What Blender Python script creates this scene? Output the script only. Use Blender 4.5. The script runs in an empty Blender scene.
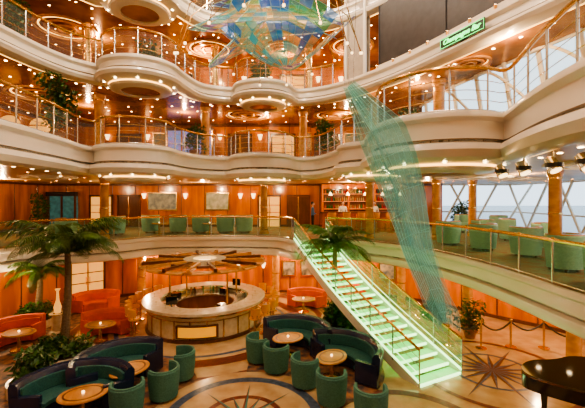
import bpy, bmesh, math, random
from mathutils import Vector, Matrix
from mathutils.geometry import tessellate_polygon
random.seed(7)
F=360.0; EYE=5.3; HY=197.0
pi=math.pi
S=bpy.context.scene
try:
    S.view_settings.look='AgX - Medium High Contrast'
except Exception as e: print(e)
# ---------------------------------------------------------------- materials
def mat(name,col,rough=0.5,metal=0.0,em=None,es=0.0,noise=0.0,nscale=4.0,col2=None,coat=0.0,stretch=None,bump=0.0):
    m=bpy.data.materials.new(name); m.use_nodes=True
    nt=m.node_tree; b=nt.nodes['Principled BSDF']
    b.inputs['Base Color'].default_value=(*col,1); b.inputs['Roughness'].default_value=rough
    b.inputs['Metallic'].default_value=metal
    if coat: b.inputs['Coat Weight'].default_value=coat; b.inputs['Coat Roughness'].default_value=0.12
    if em: b.inputs['Emission Color'].default_value=(*em,1); b.inputs['Emission Strength'].default_value=es
    tc=nt.nodes.new('ShaderNodeTexCoord'); mp=nt.nodes.new('ShaderNodeMapping')
    nt.links.new(tc.outputs['Object'],mp.inputs[0])
    if stretch: mp.inputs['Scale'].default_value=stretch
    nz=nt.nodes.new('ShaderNodeTexNoise'); nz.inputs['Scale'].default_value=nscale; nz.inputs['Detail'].default_value=4
    nt.links.new(mp.outputs[0],nz.inputs['Vector'])
    rp=nt.nodes.new('ShaderNodeValToRGB'); rp.color_ramp.elements[0].position=0.35; rp.color_ramp.elements[1].position=0.65
    c2=col2 if col2 else tuple(c*0.85 for c in col)
    rp.color_ramp.elements[0].color=(*c2,1); rp.color_ramp.elements[1].color=(*col,1)
    nt.links.new(nz.outputs[0],rp.inputs[0]); nt.links.new(rp.outputs[0],b.inputs['Base Color'])
    if bump:
        bp=nt.nodes.new('ShaderNodeBump'); bp.inputs['Strength'].default_value=bump
        nt.links.new(nz.outputs[0],bp.inputs['Height']); nt.links.new(bp.outputs[0],b.inputs['Normal'])
    return m
def glassm(name,col,alpha,gloss=0.1,em=0.0,tr=0.35):
    m=bpy.data.materials.new(name); m.use_nodes=True; nt=m.node_tree
    nt.nodes.clear(); o=nt.nodes.new('ShaderNodeOutputMaterial')
    t=nt.nodes.new('ShaderNodeBsdfTransparent'); t.inputs[0].default_value=(*[tr+(1-tr)*c for c in col],1)
    d=nt.nodes.new('ShaderNodeBsdfPrincipled'); d.inputs['Base Color'].default_value=(*col,1); d.inputs['Roughness'].default_value=0.08
    if em: d.inputs['Emission Color'].default_value=(*col,1); d.inputs['Emission Strength'].default_value=em
    mx=nt.nodes.new('ShaderNodeMixShader'); mx.inputs[0].default_value=alpha
    nt.links.new(t.outputs[0],mx.inputs[1]); nt.links.new(d.outputs[0],mx.inputs[2]); nt.links.new(mx.outputs[0],o.inputs[0])
    return m
WHITE=mat('cream_fascia',(0.78,0.73,0.63),0.3,coat=0.3,col2=(0.73,0.67,0.56),nscale=0.7)
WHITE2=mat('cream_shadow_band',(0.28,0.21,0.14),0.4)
BEIGE=mat('beige_panel',(0.46,0.41,0.34),0.5)
CEIL=mat('warm_ceiling',(0.62,0.42,0.22),0.3,col2=(0.5,0.31,0.14),nscale=0.6)
CEILG=mat('bronze_ceiling',(0.62,0.29,0.08),0.2,metal=0.4,col2=(0.33,0.12,0.03),nscale=0.8)
WOOD=mat('orange_wood',(0.74,0.22,0.028),0.2,col2=(0.42,0.10,0.012),nscale=2.2,stretch=(1,1,0.15),coat=0.6)
WOODD=mat('dark_wood',(0.16,0.05,0.018),0.3,col2=(0.10,0.03,0.01),nscale=5,stretch=(1,1,0.2),coat=0.3)
WOODL=mat('honey_wood',(0.74,0.38,0.12),0.25,col2=(0.55,0.24,0.06),nscale=4,stretch=(1,0.2,1),coat=0.4)
BRASS=mat('brass',(0.82,0.50,0.18),0.22,metal=0.9)
STEEL=mat('steel',(0.75,0.75,0.72),0.25,metal=0.9)
GLASS=glassm('clear_glass',(0.8,0.85,0.75),0.07,tr=0.6)
GLASSG=glassm('green_glass',(0.35,0.75,0.62),0.12,tr=0.6)
GLASSS=glassm('stair_glass',(0.35,0.9,0.38),0.14,em=0.5,tr=0.55)
PANE=glassm('window_glass',(0.85,0.95,1.0),0.05)
TEAL=mat('teal_fabric',(0.03,0.15,0.14),0.7,col2=(0.015,0.09,0.09),nscale=30)
TEALL=mat('sage_fabric',(0.08,0.25,0.20),0.7,col2=(0.05,0.17,0.14),nscale=30)
SAGE=mat('armchair_fabric',(0.34,0.60,0.46),0.8,col2=(0.24,0.47,0.36),nscale=30)
NAVY=mat('navy_leather',(0.02,0.03,0.085),0.25,coat=0.5)
ORNG=mat('orange_fabric',(0.80,0.12,0.02),0.6)
TAN=mat('tan_leather',(0.88,0.40,0.08),0.45)
BLACK=mat('black_lacquer',(0.008,0.008,0.01),0.08,coat=1.0)
DARK=mat('dark_panel',(0.03,0.03,0.034),0.35)
DARKG=mat('charcoal_panel',(0.040,0.038,0.040),0.45,col2=(0.028,0.026,0.028))
STONE=mat('cream_stone',(0.74,0.66,0.50),0.2,col2=(0.62,0.53,0.36),nscale=6,coat=0.3)
FLOOR=mat('floor_carpet',(0.40,0.19,0.09),0.6,col2=(0.05,0.05,0.06),nscale=4)
FTAN=mat('floor_tan_marble',(0.66,0.49,0.29),0.18,col2=(0.50,0.33,0.17),nscale=1.6,coat=0.3)
FMAR=mat('floor_maroon',(0.22,0.05,0.035),0.3,col2=(0.12,0.035,0.03),nscale=9)
FPUR=mat('floor_blue',(0.11,0.15,0.24),0.3,col2=(0.05,0.08,0.14),nscale=8)
FTEAL=mat('floor_teal',(0.04,0.24,0.22),0.3)
CARP=mat('gallery_carpet',(0.20,0.22,0.12),0.9,col2=(0.30,0.12,0.06),nscale=2.5)
LEAF=mat('leaf',(0.05,0.15,0.025),0.4,col2=(0.025,0.08,0.012),nscale=6)
LEAF2=mat('palm_leaf',(0.10,0.20,0.035),0.35,col2=(0.04,0.11,0.018),nscale=6)
BARK=mat('palm_bark',(0.26,0.18,0.11),0.9,col2=(0.14,0.09,0.06),nscale=14,stretch=(1,1,4),bump=0.5)
SOIL=mat('soil',(0.05,0.03,0.02),0.95)
POT=mat('terracotta',(0.35,0.16,0.08),0.6)
LAMP=mat('lamp_warm',(1,0.85,0.6),0.5,em=(1,0.74,0.42),es=24)
LAMPS=mat('lamp_soft',(1,0.8,0.5),0.5,em=(1,0.66,0.30),es=4)
COVE=mat('cove_gold',(1,0.6,0.25),0.5,em=(1,0.52,0.13),es=4)
TREADL=mat('lit_tread',(0.4,0.85,0.4),0.3,em=(0.20,0.9,0.18),es=1.05)
TREADE=mat('lit_tread_edge',(0.8,1.0,0.7),0.3,em=(0.58,1.0,0.42),es=3.0)
NEON=mat('neon_green',(0.2,1,0.3),0.5,em=(0.12,1,0.2),es=4)
TEALGLOW=mat('teal_showcase',(0.08,0.25,0.25),0.3,em=(0.1,0.4,0.36),es=0.15,col2=(0.04,0.10,0.11))
BLUEGLOW=mat('blue_showcase',(0.1,0.2,0.5),0.4,em=(0.15,0.35,0.8),es=0.5,col2=(0.5,0.1,0.3),nscale=2)
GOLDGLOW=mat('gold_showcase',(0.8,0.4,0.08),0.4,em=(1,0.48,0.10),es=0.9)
PANELG=mat('bar_light_panel',(0.7,0.3,0.02),0.4,em=(1,0.42,0.02),es=0.65)
SHELFG=mat('shelf_light',(0.8,0.3,0.1),0.4,em=(1,0.3,0.08),es=0.5)
SKIN=mat('skin',(0.6,0.36,0.25),0.6); HAIR=mat('hair',(0.03,0.02,0.015),0.6)
SHIRTW=mat('white_shirt',(0.75,0.75,0.72),0.8); TROUS=mat('black_trousers',(0.02,0.02,0.025),0.8); SHIRTB=mat('blue_shirt',(0.1,0.2,0.4),0.8)
SEA=mat('sea',(0.10,0.17,0.22),0.25)
# ---------------------------------------------------------------- mesh builder
class B:
    def __init__(s): s.v=[]; s.f=[]; s.mi=[]; s.ms=[]; s.M=Matrix.Identity(4)
    def m(s,mm):
        if mm not in s.ms: s.ms.append(mm)
        return s.ms.index(mm)
    def add(s,vs,fs,mm):
        o=len(s.v); s.v+= [s.M@Vector(p) for p in vs]; k=s.m(mm)
        for f in fs: s.f.append([o+i for i in f]); s.mi.append(k)
    def box(s,c,d,mm,rz=0,rx=0,ry=0):
        R=Matrix.Rotation(rz,3,'Z')@Matrix.Rotation(ry,3,'Y')@Matrix.Rotation(rx,3,'X')
        vs=[Vector(c)+R@Vector((x*d[0]/2,y*d[1]/2,z*d[2]/2)) for z in(-1,1) for y in(-1,1) for x in(-1,1)]
        s.add(vs,[(0,2,3,1),(4,5,7,6),(0,1,5,4),(2,6,7,3),(0,4,6,2),(1,3,7,5)],mm)
    def lathe(s,prof,mm,a0=0,a1=2*pi,n=32,closed=True,c=(0,0,0),sx=1,sy=1):
        full=abs(a1-a0)>=2*pi-1e-4; k=len(prof); vs=[]; fs=[]
        nn=n if full else n+1
        for i in range(nn):
            a=a0+(a1-a0)*i/n
            for r,z in prof: vs.append((c[0]+r*math.cos(a)*sx,c[1]+r*math.sin(a)*sy,c[2]+z))
        for i in range(n):
            j=(i+1)%nn
            for q in range(k if closed else k-1):
                q2=(q+1)%k; fs.append((i*k+q,j*k+q,j*k+q2,i*k+q2))
        if not full and closed:
            fs.append(tuple(range(k))); fs.append(tuple((nn-1)*k+q for q in range(k)))
        s.add(vs,fs,mm)
    def disc(s,c,r,mm,n=24,r0=0):
        if r0: s.lathe([(r0,0),(r,0)],mm,n=n,closed=False,c=c)
        else: s.add([(c[0]+r*math.cos(2*pi*i/n),c[1]+r*math.sin(2*pi*i/n),c[2]) for i in range(n)],[tuple(range(n))],mm)
    def tube(s,path,r,mm,n=8,cap=True,loop=False):
        P=[Vector(p) for p in path]; k=len(P); vs=[]; fs=[]
        for i,p in enumerate(P):
            a=P[(i-1)%k] if (i>0 or loop) else p; b=P[(i+1)%k] if (i<k-1 or loop) else p
            t=(b-a).normalized() if (b-a).length>1e-9 else Vector((0,0,1))
            up=Vector((0,0,1)) if abs(t.z)<0.95 else Vector((1,0,0))
            u=t.cross(up).normalized(); w=t.cross(u).normalized()
            rr=r[i] if isinstance(r,(list,tuple)) else r
            for j in range(n):
                q=2*pi*j/n; vs.append(p+u*rr*math.cos(q)+w*rr*math.sin(q))
        for i in range(k if loop else k-1):
            i2=(i+1)%k
            for j in range(n):
                j2=(j+1)%n; fs.append((i*n+j,i*n+j2,i2*n+j2,i2*n+j))
        if cap and not loop: fs.append(tuple(range(n))); fs.append(tuple((k-1)*n+j for j in range(n)))
        s.add(vs,fs,mm)
    def cyl(s,p0,p1,r,mm,n=12,r1=None): s.tube([p0,p1],[r,r if r1 is None else r1],mm,n=n)
    def sph(s,c,r,mm,n=14,sc=(1,1,1)):
        vs=[];fs=[];h=n//2
        for i in range(h+1):
            a=pi*i/h
            for j in range(n):
                q=2*pi*j/n; vs.append((c[0]+r*sc[0]*math.sin(a)*math.cos(q),c[1]+r*sc[1]*math.sin(a)*math.sin(q),c[2]+r*sc[2]*math.cos(a)))
        for i in range(h):
            for j in range(n): fs.append((i*n+j,i*n+(j+1)%n,(i+1)*n+(j+1)%n,(i+1)*n+j))
        s.add(vs,fs,mm)
    def sweep(s,path,prof,mm,close=False):
        k=len(prof); vs=[];fs=[]
        N=normals(path)
        for (x,y),(nx,ny) in zip(path,N):
            for o,z in prof: vs.append((x+nx*o,y+ny*o,z))
        for i in range(len(path)-1):
            for q in range(k if close else k-1):
                q2=(q+1)%k; fs.append((i*k+q,(i+1)*k+q,(i+1)*k+q2,i*k+q2))
        s.add(vs,fs,mm)
    def obj(s,name,loc=(0,0,0),rz=0,smooth=True,sc=1.0,fix=True):
        me=bpy.data.meshes.new(name); me.from_pydata([tuple(v) for v in s.v],[],s.f)
        for mm in s.ms: me.materials.append(mm)
        me.polygons.foreach_set('material_index',s.mi)
        me.update()
        if fix:
            bm=bmesh.new(); bm.from_mesh(me); bmesh.ops.remove_doubles(bm,verts=bm.verts,dist=1e-5)
            bmesh.ops.recalc_face_normals(bm,faces=bm.faces); bm.to_mesh(me); bm.free()
        if smooth:
            me.polygons.foreach_set('use_smooth',[True]*len(me.polygons)); me.set_sharp_from_angle(angle=math.radians(35))
        o=bpy.data.objects.new(name,me); o.location=loc; o.rotation_euler=(0,0,rz); o.scale=(sc,sc,sc)
        S.collection.objects.link(o); return o
def inst(o,loc,rz=0,sc=1.0):
    n=bpy.data.objects.new(o.name.split('.')[0],o.data); n.location=loc; n.rotation_euler=(0,0,rz); n.scale=(sc,)*3
    S.collection.objects.link(n); return n
def normals(path):
    N=[]
    for i in range(len(path)):
        a=path[max(i-1,0)]; b=path[min(i+1,len(path)-1)]
        dx,dy=b[0]-a[0],b[1]-a[1]; l=math.hypot(dx,dy) or 1
        N.append((dy/l,-dx/l))
    return N
def offset(path,d): return [(x+nx*d,y+ny*d) for (x,y),(nx,ny) in zip(path,normals(path))]
def arc(cx,cy,r,a0,a1,n=12): return [(cx+r*math.cos(math.radians(a0+(a1-a0)*i/n)),cy+r*math.sin(math.radians(a0+(a1-a0)*i/n))) for i in range(n+1)]
def chaikin(p,it=2):
    for _ in range(it):
        q=[p[0]]
        for a,b in zip(p[:-1],p[1:]):
            q.append((a[0]*.75+b[0]*.25,a[1]*.75+b[1]*.25)); q.append((a[0]*.25+b[0]*.75,a[1]*.25+b[1]*.75))
        q.append(p[-1]); p=q
    return p
def resample(path,step):
    out=[path[0]]; acc=0
    for a,b in zip(path[:-1],path[1:]):
        l=math.hypot(b[0]-a[0],b[1]-a[1]); pos=step-acc
        while pos<=l:
            t=pos/l; out.append((a[0]+(b[0]-a[0])*t,a[1]+(b[1]-a[1])*t)); pos+=step
        acc=(acc+l)%step
    return out
# ---------------------------------------------------------------- deck outlines
d2=chaikin([(-12.2,-2),(-12,8),(-11.8,14.2),(-9.9,15.8),(-8.0,16.8),(-7.2,18.1),(-6,18.4),(-3,18.5),(-0.9,18.3),(-0.3,17.6),(0.05,16.8),(0.3,16.85),(1.5,17.5),(1.75,17.65),(2.6,17.1),(4.6,15.4),(5.6,12.8),(6.0,10.4),(6.05,7.4),(6.2,5),(6.4,-2)])
d3=chaikin([(-7.4,-2),(-7.3,4),(-7.3,9),(-7.6,12),(-7.95,13.6)]+arc(-6.3,14.5,1.45,195,372)+[(-4.6,16.6),(-3.4,17.6)]+arc(-1.45,17.3,1.45,180,360)+[(0.4,17.9),(1.4,17.2)]+arc(3.0,13.7,1.2,150,240,7)+[(2.6,12.2),(2.4,11.5)]+arc(4.0,9.8,1.7,160,305,11)+[(4.75,7.6),(4.4,6.5),(4.1,5),(4.1,2),(4.1,-2)])
d4=chaikin([(-9.5,-2),(-9.4,6),(-9.3,11.2),(-8.9,13.8)]+arc(-6.4,15.2,1.55,190,368)+[(-4.5,17.3),(-3.4,17.9)]+arc(-1.45,17.9,1.4,180,355)+[(0.3,18.3),(1.5,17.8),(2.6,16.8),(4.2,14.5),(5.3,12),(6.2,9.8),(6.9,8.2),(7.5,5),(7.8,-2)])
d5=chaikin([(-9.8,-2),(-9.7,10),(-9.2,13.6)]+arc(-6.6,15.6,1.55,190,368)+[(-4.2,17.5),(-2,17.8),(1,17.8),(3,16.5),(5,14),(7,9),(7.8,-2)])
def slab(name,path,zb,zt,outer,ceil,top):
    b=B(); poly=path+outer
    tri=tessellate_polygon([[Vector((x,y,0)) for x,y in poly]])
    n=len(poly)
    b.add([(x,y,zt) for x,y in poly],[tuple(t) for t in tri],top)
    b.add([(x,y,zb) for x,y in poly],[tuple(t) for t in tri],ceil)
    side=[(i,i+1) for i in range(n-1)]+[(n-1,0)]
    b.add([(x,y,zb) for x,y in poly]+[(x,y,zt) for x,y in poly],[(i,j,j+n,i+n) for i,j in side],WHITE)
    return b.obj(name,smooth=False)
OUT2=[(15.5,-2),(15.5,25.5),(-17.5,25.5),(-17.5,-2)]
WIN3=[(9.8,-2),(9.3,5),(8.3,10),(6.9,15.2),(6.6,24.5)]
OUT4=WIN3+[(-17.5,24.5),(-17.5,-2)]
slab('floor_deck_mezzanine',d2,2.4,3.24,OUT2,CEIL,CARP)
slab('floor_deck_upper',d3,6.2,7.2,OUT2,CEIL,CARP)
slab('floor_deck_gallery',d4,10.0,10.7,OUT4,CEILG,CARP)
slab('floor_deck_top',d5,13.5,14.2,OUT4,CEILG,CARP)
def fascia(name,path,zb,zt,fat=1.0):
    h=zt-zb; b=B()
    b.sweep(path,[(-0.02,zt+0.03),(0.10,zt+0.03),(0.13,zt-0.02),(0.13,zt-0.10),(0.05,zt-0.15),(0.02,zt-0.18)],WHITE)
    b.sweep(path,[(0.02,zt-0.18),(0.05,zb+h*0.55),(0.05,zb+h*0.42)],WHITE)
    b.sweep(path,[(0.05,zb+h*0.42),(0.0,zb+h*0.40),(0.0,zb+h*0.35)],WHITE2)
    b.sweep(path,[(0.0,zb+h*0.35),(0.16*fat,zb+h*0.30),(0.20*fat,zb+h*0.16),(0.14*fat,zb+0.0),(0.0,zb-0.06),(-0.25,zb-0.06),(-0.25,zb-0.003)],WHITE)
    b.sweep(path,[(-0.27,zb-0.012),(-0.42,zb-0.012)],COVE)
    b.obj(name)
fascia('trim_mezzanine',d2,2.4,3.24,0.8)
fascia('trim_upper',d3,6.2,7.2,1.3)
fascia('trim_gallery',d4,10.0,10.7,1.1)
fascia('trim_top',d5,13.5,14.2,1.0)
for cx,cy,r,zb in [(-6.3,14.5,1.45,6.2),(-1.45,17.3,1.45,6.2),(3.0,13.7,1.2,6.2),(4.0,9.8,1.7,6.2),(-6.4,15.2,1.55,10.0),(-1.45,17.9,1.4,10.0),(-6.6,15.6,1.55,13.5)]:
    b=B()
    b.lathe([(r*0.98,-0.06),(r*0.86,-0.10),(r*0.80,-0.10)],WHITE,n=48,closed=False)
    b.lathe([(r*0.80,-0.10),(r*0.78,-0.12),(r*0.78,-0.17)],COVE,n=48,closed=False)
    b.lathe([(r*0.74,-0.12),(r*0.80,-0.17),(r*0.76,-0.25),(r*0.55,-0.30),(r*0.50,-0.30),(r*0.50,-0.05)],WHITE,n=48,closed=False)
    b.lathe([(0,-0.24),(r*0.50,-0.24)],CEILG,n=48,closed=False)
    for k in range(10):
        a=2*pi*k/10; b.disc((r*.9*math.cos(a),r*.9*math.sin(a),-0.112),0.045,LAMP,n=8)
    b.obj('trim_balcony_bowl',(cx,cy,zb))
def rail(name,path,z,glass,h=1.05,gap=None,step=1.2,bars=0):
    p=offset(path,-0.06)
    segs=[[]]
    for q in p:
        if gap and gap(q): 
            if segs[-1]: segs.append([])
        else: segs[-1].append(q)
    b=B()
    for sg in segs:
        if len(sg)<2: continue
        b.sweep(sg,[(0,z+0.10),(0,z+h-0.10)],glass)
        b.tube([(x,y,z+h) for x,y in sg],0.045,BRASS,n=8)
        b.tube([(x,y,z+0.08) for x,y in sg],0.02,STEEL,n=6)
        for k in range(bars): b.tube([(x,y,z+0.08+(h-0.15)*(k+1)/(bars+1)) for x,y in sg],0.009,BRASS,n=4)
        for x,y in resample(sg,step)+[sg[-1]]:
            b.cyl((x,y,z-0.02),(x,y,z+h),0.024,STEEL,n=6)
            b.sph((x,y,z+h+0.03),0.045,BRASS,n=8)
    b.obj(name)
rail('balustrade_mezzanine',d2,3.24,GLASSG,gap=lambda q: 0.0<q[0]<1.72 and q[1]>16)
rail('balustrade_upper',d3,7.2,GLASS,bars=3,step=0.9)
rail('balustrade_gallery',d4,10.7,GLASS,bars=3,step=0.9,gap=lambda q:q[0]>2.2)
rail('balustrade_top',d5,14.2,GLASS,bars=3,gap=lambda q:q[0]>2.0)
pr=[q for q in d4 if q[0]>3.35]; pw=[q for q in d4 if 2.35<q[0]<3.6]
b=B(); b.sweep(offset(pr,-0.15),[(0,10.72),(0,16.98)],DARKG)
for i in range(0,len(pr),5):
    x,y=offset(pr,-0.13)[i]; b.cyl((x,y,10.75),(x,y,16.95),0.025,DARK,n=6)
b.sweep(offset(pr,-0.1),[(0,10.72),(0.08,10.72),(0.08,10.9),(0,10.9)],WHITE)
for x,y in resample(offset(pr,0.0),0.9): b.cyl((x,y,10.74),(x,y,10.9),0.05,BRASS,n=8); b.disc((x,y,10.905),0.045,LAMP,n=8)
b.obj('wall_dark_panel')
b=B(); b.sweep(offset(pw,-0.05),[(0,10.72),(0,16.98),(-0.3,16.98),(-0.3,10.72)],BEIGE,close=True)
for q in (offset(pw,-0.0)[0],offset(pw,-0.0)[-1]): b.cyl((q[0],q[1],10.72),(q[0],q[1],16.98),0.08,WHITE)
b.obj('wall_pale_panel')
b=B(); b.box((-3,11.5,17.15),(29,27.5,0.3),CEILG)
for cx,cy,r in ((-1,12,6.5),(-1,12,4.6)): b.lathe([(r,-.02),(r,-.25),(r-.3,-.25),(r-.3,-.02)],WHITE,n=64,c=(cx,cy,17.0)); b.lathe([(r-.32,-.03),(r-.5,-.03)],COVE,n=64,closed=False,c=(cx,cy,17.0))
b.obj('ceiling',smooth=False)
# ---------------------------------------------------------------- ground floor and inlays
b=B(); b.box((-1,11.5,-0.1),(33,28.5,0.2),FLOOR); b.obj('floor',smooth=False)
b=B()
def fd(c,r,mm,z,r0=0): b.disc((c[0],c[1],z),r,mm,n=64,r0=r0)
BC=(-3.7,15.3)
fd((7.5,12.0),5.2,FTAN,0.004); fd((2.6,7.9),2.6,FTAN,0.003); fd((2.6,7.9),2.0,FMAR,0.0065,r0=1.75); fd((2.6,7.9),1.1,FPUR,0.0065,r0=0.9)
fd(BC,5.2,FTAN,0.006); fd(BC,5.15,FMAR,0.008,r0=4.85); fd(BC,4.2,FMAR,0.008,r0=3.7); fd(BC,3.5,FPUR,0.008,r0=3.35)
fd((0.7,11.2),2.1,FLOOR,0.009); fd((-5.0,9.6),2.4,FLOOR,0.009)
fd((-1.2,8.6),2.3,FTAN,0.010); fd((-1.2,8.6),1.95,FPUR,0.012,r0=1.7); fd((-1.2,8.6),1.0,FMAR,0.012,r0=0.85)
fd((6.1,11.0),2.3,FMAR,0.012,r0=2.15); fd((6.1,11.0),1.2,FPUR,0.012,r0=1.1)
def star(c,r,n,m1,m2,z):
    for k in range(n):
        a=2*pi*k/n; a1=a+pi/n; a0=a-pi/n; rr=r if k%2==0 else r*0.62; ri=r*0.2
        C=(c[0],c[1],z); T=(c[0]+rr*math.cos(a),c[1]+rr*math.sin(a),z)
        b.add([C,(c[0]+ri*math.cos(a0),c[1]+ri*math.sin(a0),z),T],[(0,1,2)],m1)
        b.add([C,T,(c[0]+ri*math.cos(a1),c[1]+ri*math.sin(a1),z)],[(0,1,2)],m2)
star((-1.2,8.6),1.6,16,FTEAL,FMAR,0.016); star((6.1,11.0),2.05,16,WOODD,FPUR,0.016)
b.obj('floor_inlay',smooth=False,fix=False)
# ---------------------------------------------------------------- walls
def wallpath(name,path,z0,z1,mm,panel=None,pstep=1.2):
    b=B(); b.sweep(path,[(0,z0),(0,z1),(-0.15,z1),(-0.15,z0)],mm,close=True)
    if panel:
        for x,y in resample(path,pstep): b.cyl((x,y,z0+0.01),(x,y,z1-0.01),0.03,panel,n=6)
        b.sweep(path,[(0,z0),(0.03,z0),(0.03,z0+0.15),(0,z0+0.15)],panel); b.sweep(path,[(0,z1-0.12),(0.03,z1-0.12),(0.03,z1),(0,z1)],panel)
    return b.obj(name)
w1=chaikin([(-13,4),(-13,12),(-11.8,17),(-9,19.4),(-6,19.9),(-3.7,20.0),(0,20),(3,19.9),(6,18.8),(9,15.6),(11,13.6),(13,11.8),(15,9)])
wallpath('wall_lobby',w1,0,2.4,WOOD,WOODD,1.5)
wallpath('wall_back_mezzanine',[(-17.3,25),(-11,25),(-4,25),(6,25),(10.4,25)],3.24,6.2,WOOD,WOODD,1.6)
wallpath('wall_left_mezzanine',[(-17,-2),(-17,12),(-17,25)],3.24,6.2,WOOD,WOODD,2.0)
wallpath('wall_back_upper',[(-17,23.5),(-8,23.5),(6.6,23.5)],7.2,10.0,WOOD,WOODD,1.4)
wallpath('wall_left_upper',[(-15,-2),(-15,12),(-15,23.5)],7.2,10.0,WOOD,WOODD,1.8)
wallpath('wall_back_gallery',[(-17,22.5),(-8,22.5),(6.6,22.5)],10.7,13.5,WOOD,BRASS,1.4)
wallpath('wall_left_gallery',[(-15,-2),(-15,12),(-15,22.5)],10.7,13.5,WOOD,BRASS,1.8)
wallpath('wall_back_top',[(-17,22.5),(-8,22.5),(6.6,22.5)],14.2,17.0,CEIL,BRASS,2)
wallpath('wall_left_top',[(-15,-2),(-15,12),(-15,22.5)],14.2,17.0,CEIL,BRASS,2)
b=B(); b.box((-1,-2.4,8.5),(33,0.3,17.6),CEIL)  # unseen wall behind the camera, added to block cool sky fill
for z in (2.8,6.7,10.35,13.85): b.box((-1,-2.2,z),(33,0.15,0.6),WHITE)
b.obj('wall_light_block',smooth=False)
# ---------------------------------------------------------------- windows
def windows(name,path,z0,z1,step,slant=0.0,fr=WHITE,cross=False,extra=None):
    b=B(); b.sweep(path,[(0,z0),(0,z1)],PANE)
    for zz in (z0+0.06,z1-0.06,z0+(z1-z0)*0.35): 
        b.tube([(x,y,zz) for x,y in path],0.05,fr,n=6)
    R=resample(path,step); N=normals(R)
    for i,((x,y),(nx,ny)) in enumerate(zip(R,N)):
        dx,dy=-ny,nx
        for s_ in ((slant,-slant) if cross and i%2 else (slant,)):
            b.tube([(x+nx*.05,y+ny*.05,z0+0.02),(x+nx*.05+dx*s_,y+ny*.05+dy*s_,z1-0.02)],0.08,fr,n=6)
    if extra: extra(b)
    b.obj(name)
def arches(b):
    for y0 in (12.6,10.4,8.2,6.0):
        pts=[]
        for k in range(13):
            t=k/12; y=y0+3.0*t; x=8.1+(10-y)*0.26 if y>10 else 8.1+(10-y)*0.2
            pts.append((x-0.30-0.25*math.sin(pi*t),y,7.3+2.55*math.sin(pi/2*t)))
        b.tube(pts,0.05,WHITE,n=6)
windows('window_upper',list(reversed([(9.6,-2),(9.1,5),(8.1,10),(6.75,15.2),(6.55,18.5)])),7.2,10.0,1.3,slant=-0.5,extra=arches)
wallpath('wall_upper_right',[(6.55,23.5),(6.55,18.6)],7.2,10.0,WOOD,WOODD,1.5)
windows('window_mezzanine',[(10.4,25.1),(15.3,25.1),(15.3,12),(15.3,-2)],3.24,6.2,2.2,slant=1.6,cross=True)
b=B(); b.add([(16,-60,-9),(600,-60,-9),(600,600,-9),(16,600,-9)],[(0,1,2,3)],SEA); b.add([(6,30,-9.01),(16,30,-9.01),(16,600,-9.01),(6,600,-9.01)],[(0,1,2,3)],SEA); b.obj('sea',smooth=False)
# ---------------------------------------------------------------- columns
def column(name,x,y,z0,z1,r,mm):
    b=B(); h=z1-z0
    b.lathe([(0,0),(r*1.3,0),(r*1.3,0.12),(r,0.2),(r,h-0.25),(r*1.25,h-0.12),(r*1.25,h),(0,h)],mm,n=20,closed=False)
    for zz in (0.22,h*0.5,h-0.28): b.lathe([(r*0.9,zz),(r*1.06,zz),(r*1.06,zz+0.05),(r*0.9,zz+0.05)],BRASS,n=20)
    b.obj(name,(x,y,z0))
for x,y in [(-9.3,17.8),(-1.6,20.2),(3.9,18.2),(7.0,17.5),(9.5,19),(8.9,12.2)]: column('column',x,y,3.24,6.2,0.2,WOODL)
for x,y in [(-8.9,16.6),(-4.6,19),(0.6,20.0),(3.7,16.4),(5.9,14.5)]: column('column',x,y,7.2,10.0,0.22,WOODL)
for x,y in [(-9.7,17),(-4.2,19.5),(0.9,19.8)]: column('column',x,y,10.7,13.5,0.2,BRASS)
for x,y in [(-7.8,18.6),(5.2,17.2),(7.1,14.6),(-0.9,19.4),(8.6,11.0)]: column('column',x,y,0,2.4,0.2,WOODL)
# ---------------------------------------------------------------- downlights
def inside(p,poly):
    x,y=p; c=False; n=len(poly)
    for i in range(n):
        x1,y1=poly[i]; x2,y2=poly[(i+1)%n]
        if (y1>y)!=(y2>y) and x<(x2-x1)*(y-y1)/(y2-y1)+x1: c=not c
    return c
def downlights(name,path,outer,z,step,r,jit=0.15):
    poly=offset(path,-0.6)+outer; b=B()
    y=3.0
    while y<22.3:
        x=-14.7
        while x<14.5:
            p=(x+random.uniform(-jit,jit),y+random.uniform(-jit,jit))
            if inside(p,poly) and not (z>7 and p[0]>6.2+(15-p[1])*.2):
                b.disc((p[0],p[1],z-0.012),r,LAMP,n=10); b.lathe([(r,-0.004),(r*1.5,-0.004),(r*1.5,-0.02),(r,-0.02)],BRASS,n=10,c=(p[0],p[1],z))
            x+=step
        y+=step
    for x,y in resample(offset(path,-0.75),0.9)[4:-4]:
        b.disc((x,y,z-0.012),r,LAMP,n=10)
    b.obj(name,fix=False)
downlights('downlights_mezzanine',d2,OUT2,2.4,2.2,0.055)
downlights('downlights_upper',d3,OUT2,6.2,1.7,0.055)
downlights('downlights_gallery',d4,OUT4,10.0,1.2,0.05,0.3)
downlights('downlights_top',d5,OUT4,13.5,1.1,0.045,0.3)
for z,cs in ((10.0,[(-11.5,16.5,1.4),(-11.8,11,1.3),(-2.6,20.6,1.3),(2.4,20.6,1.2),(6.2,12.6,0.7)]),(13.5,[(-11.8,12,1.3),(-11,17.5,1.4),(-4.6,20,1.3),(-0.6,20,1.1),(3.2,19.5,1.2)]),(6.2,[(-10.5,15.5,1.1),(8.0,16,1.6),(8.4,9.5,1.5),(11.5,18,1.5)])):
    for cx,cy,r in cs:
        b=B()
        for rr in (1,0.66,0.33): b.lathe([(r*rr,0),(r*rr,-.07),(r*rr-0.1,-.07),(r*rr-0.1,0)],WOODL if z>7 else WHITE,n=40)
        b.lathe([(r*.83,-0.01),(r*.78,-0.01)],COVE,n=40,closed=False)
        b.obj('trim_ceiling_ring',(cx,cy,z-0.001))
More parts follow.
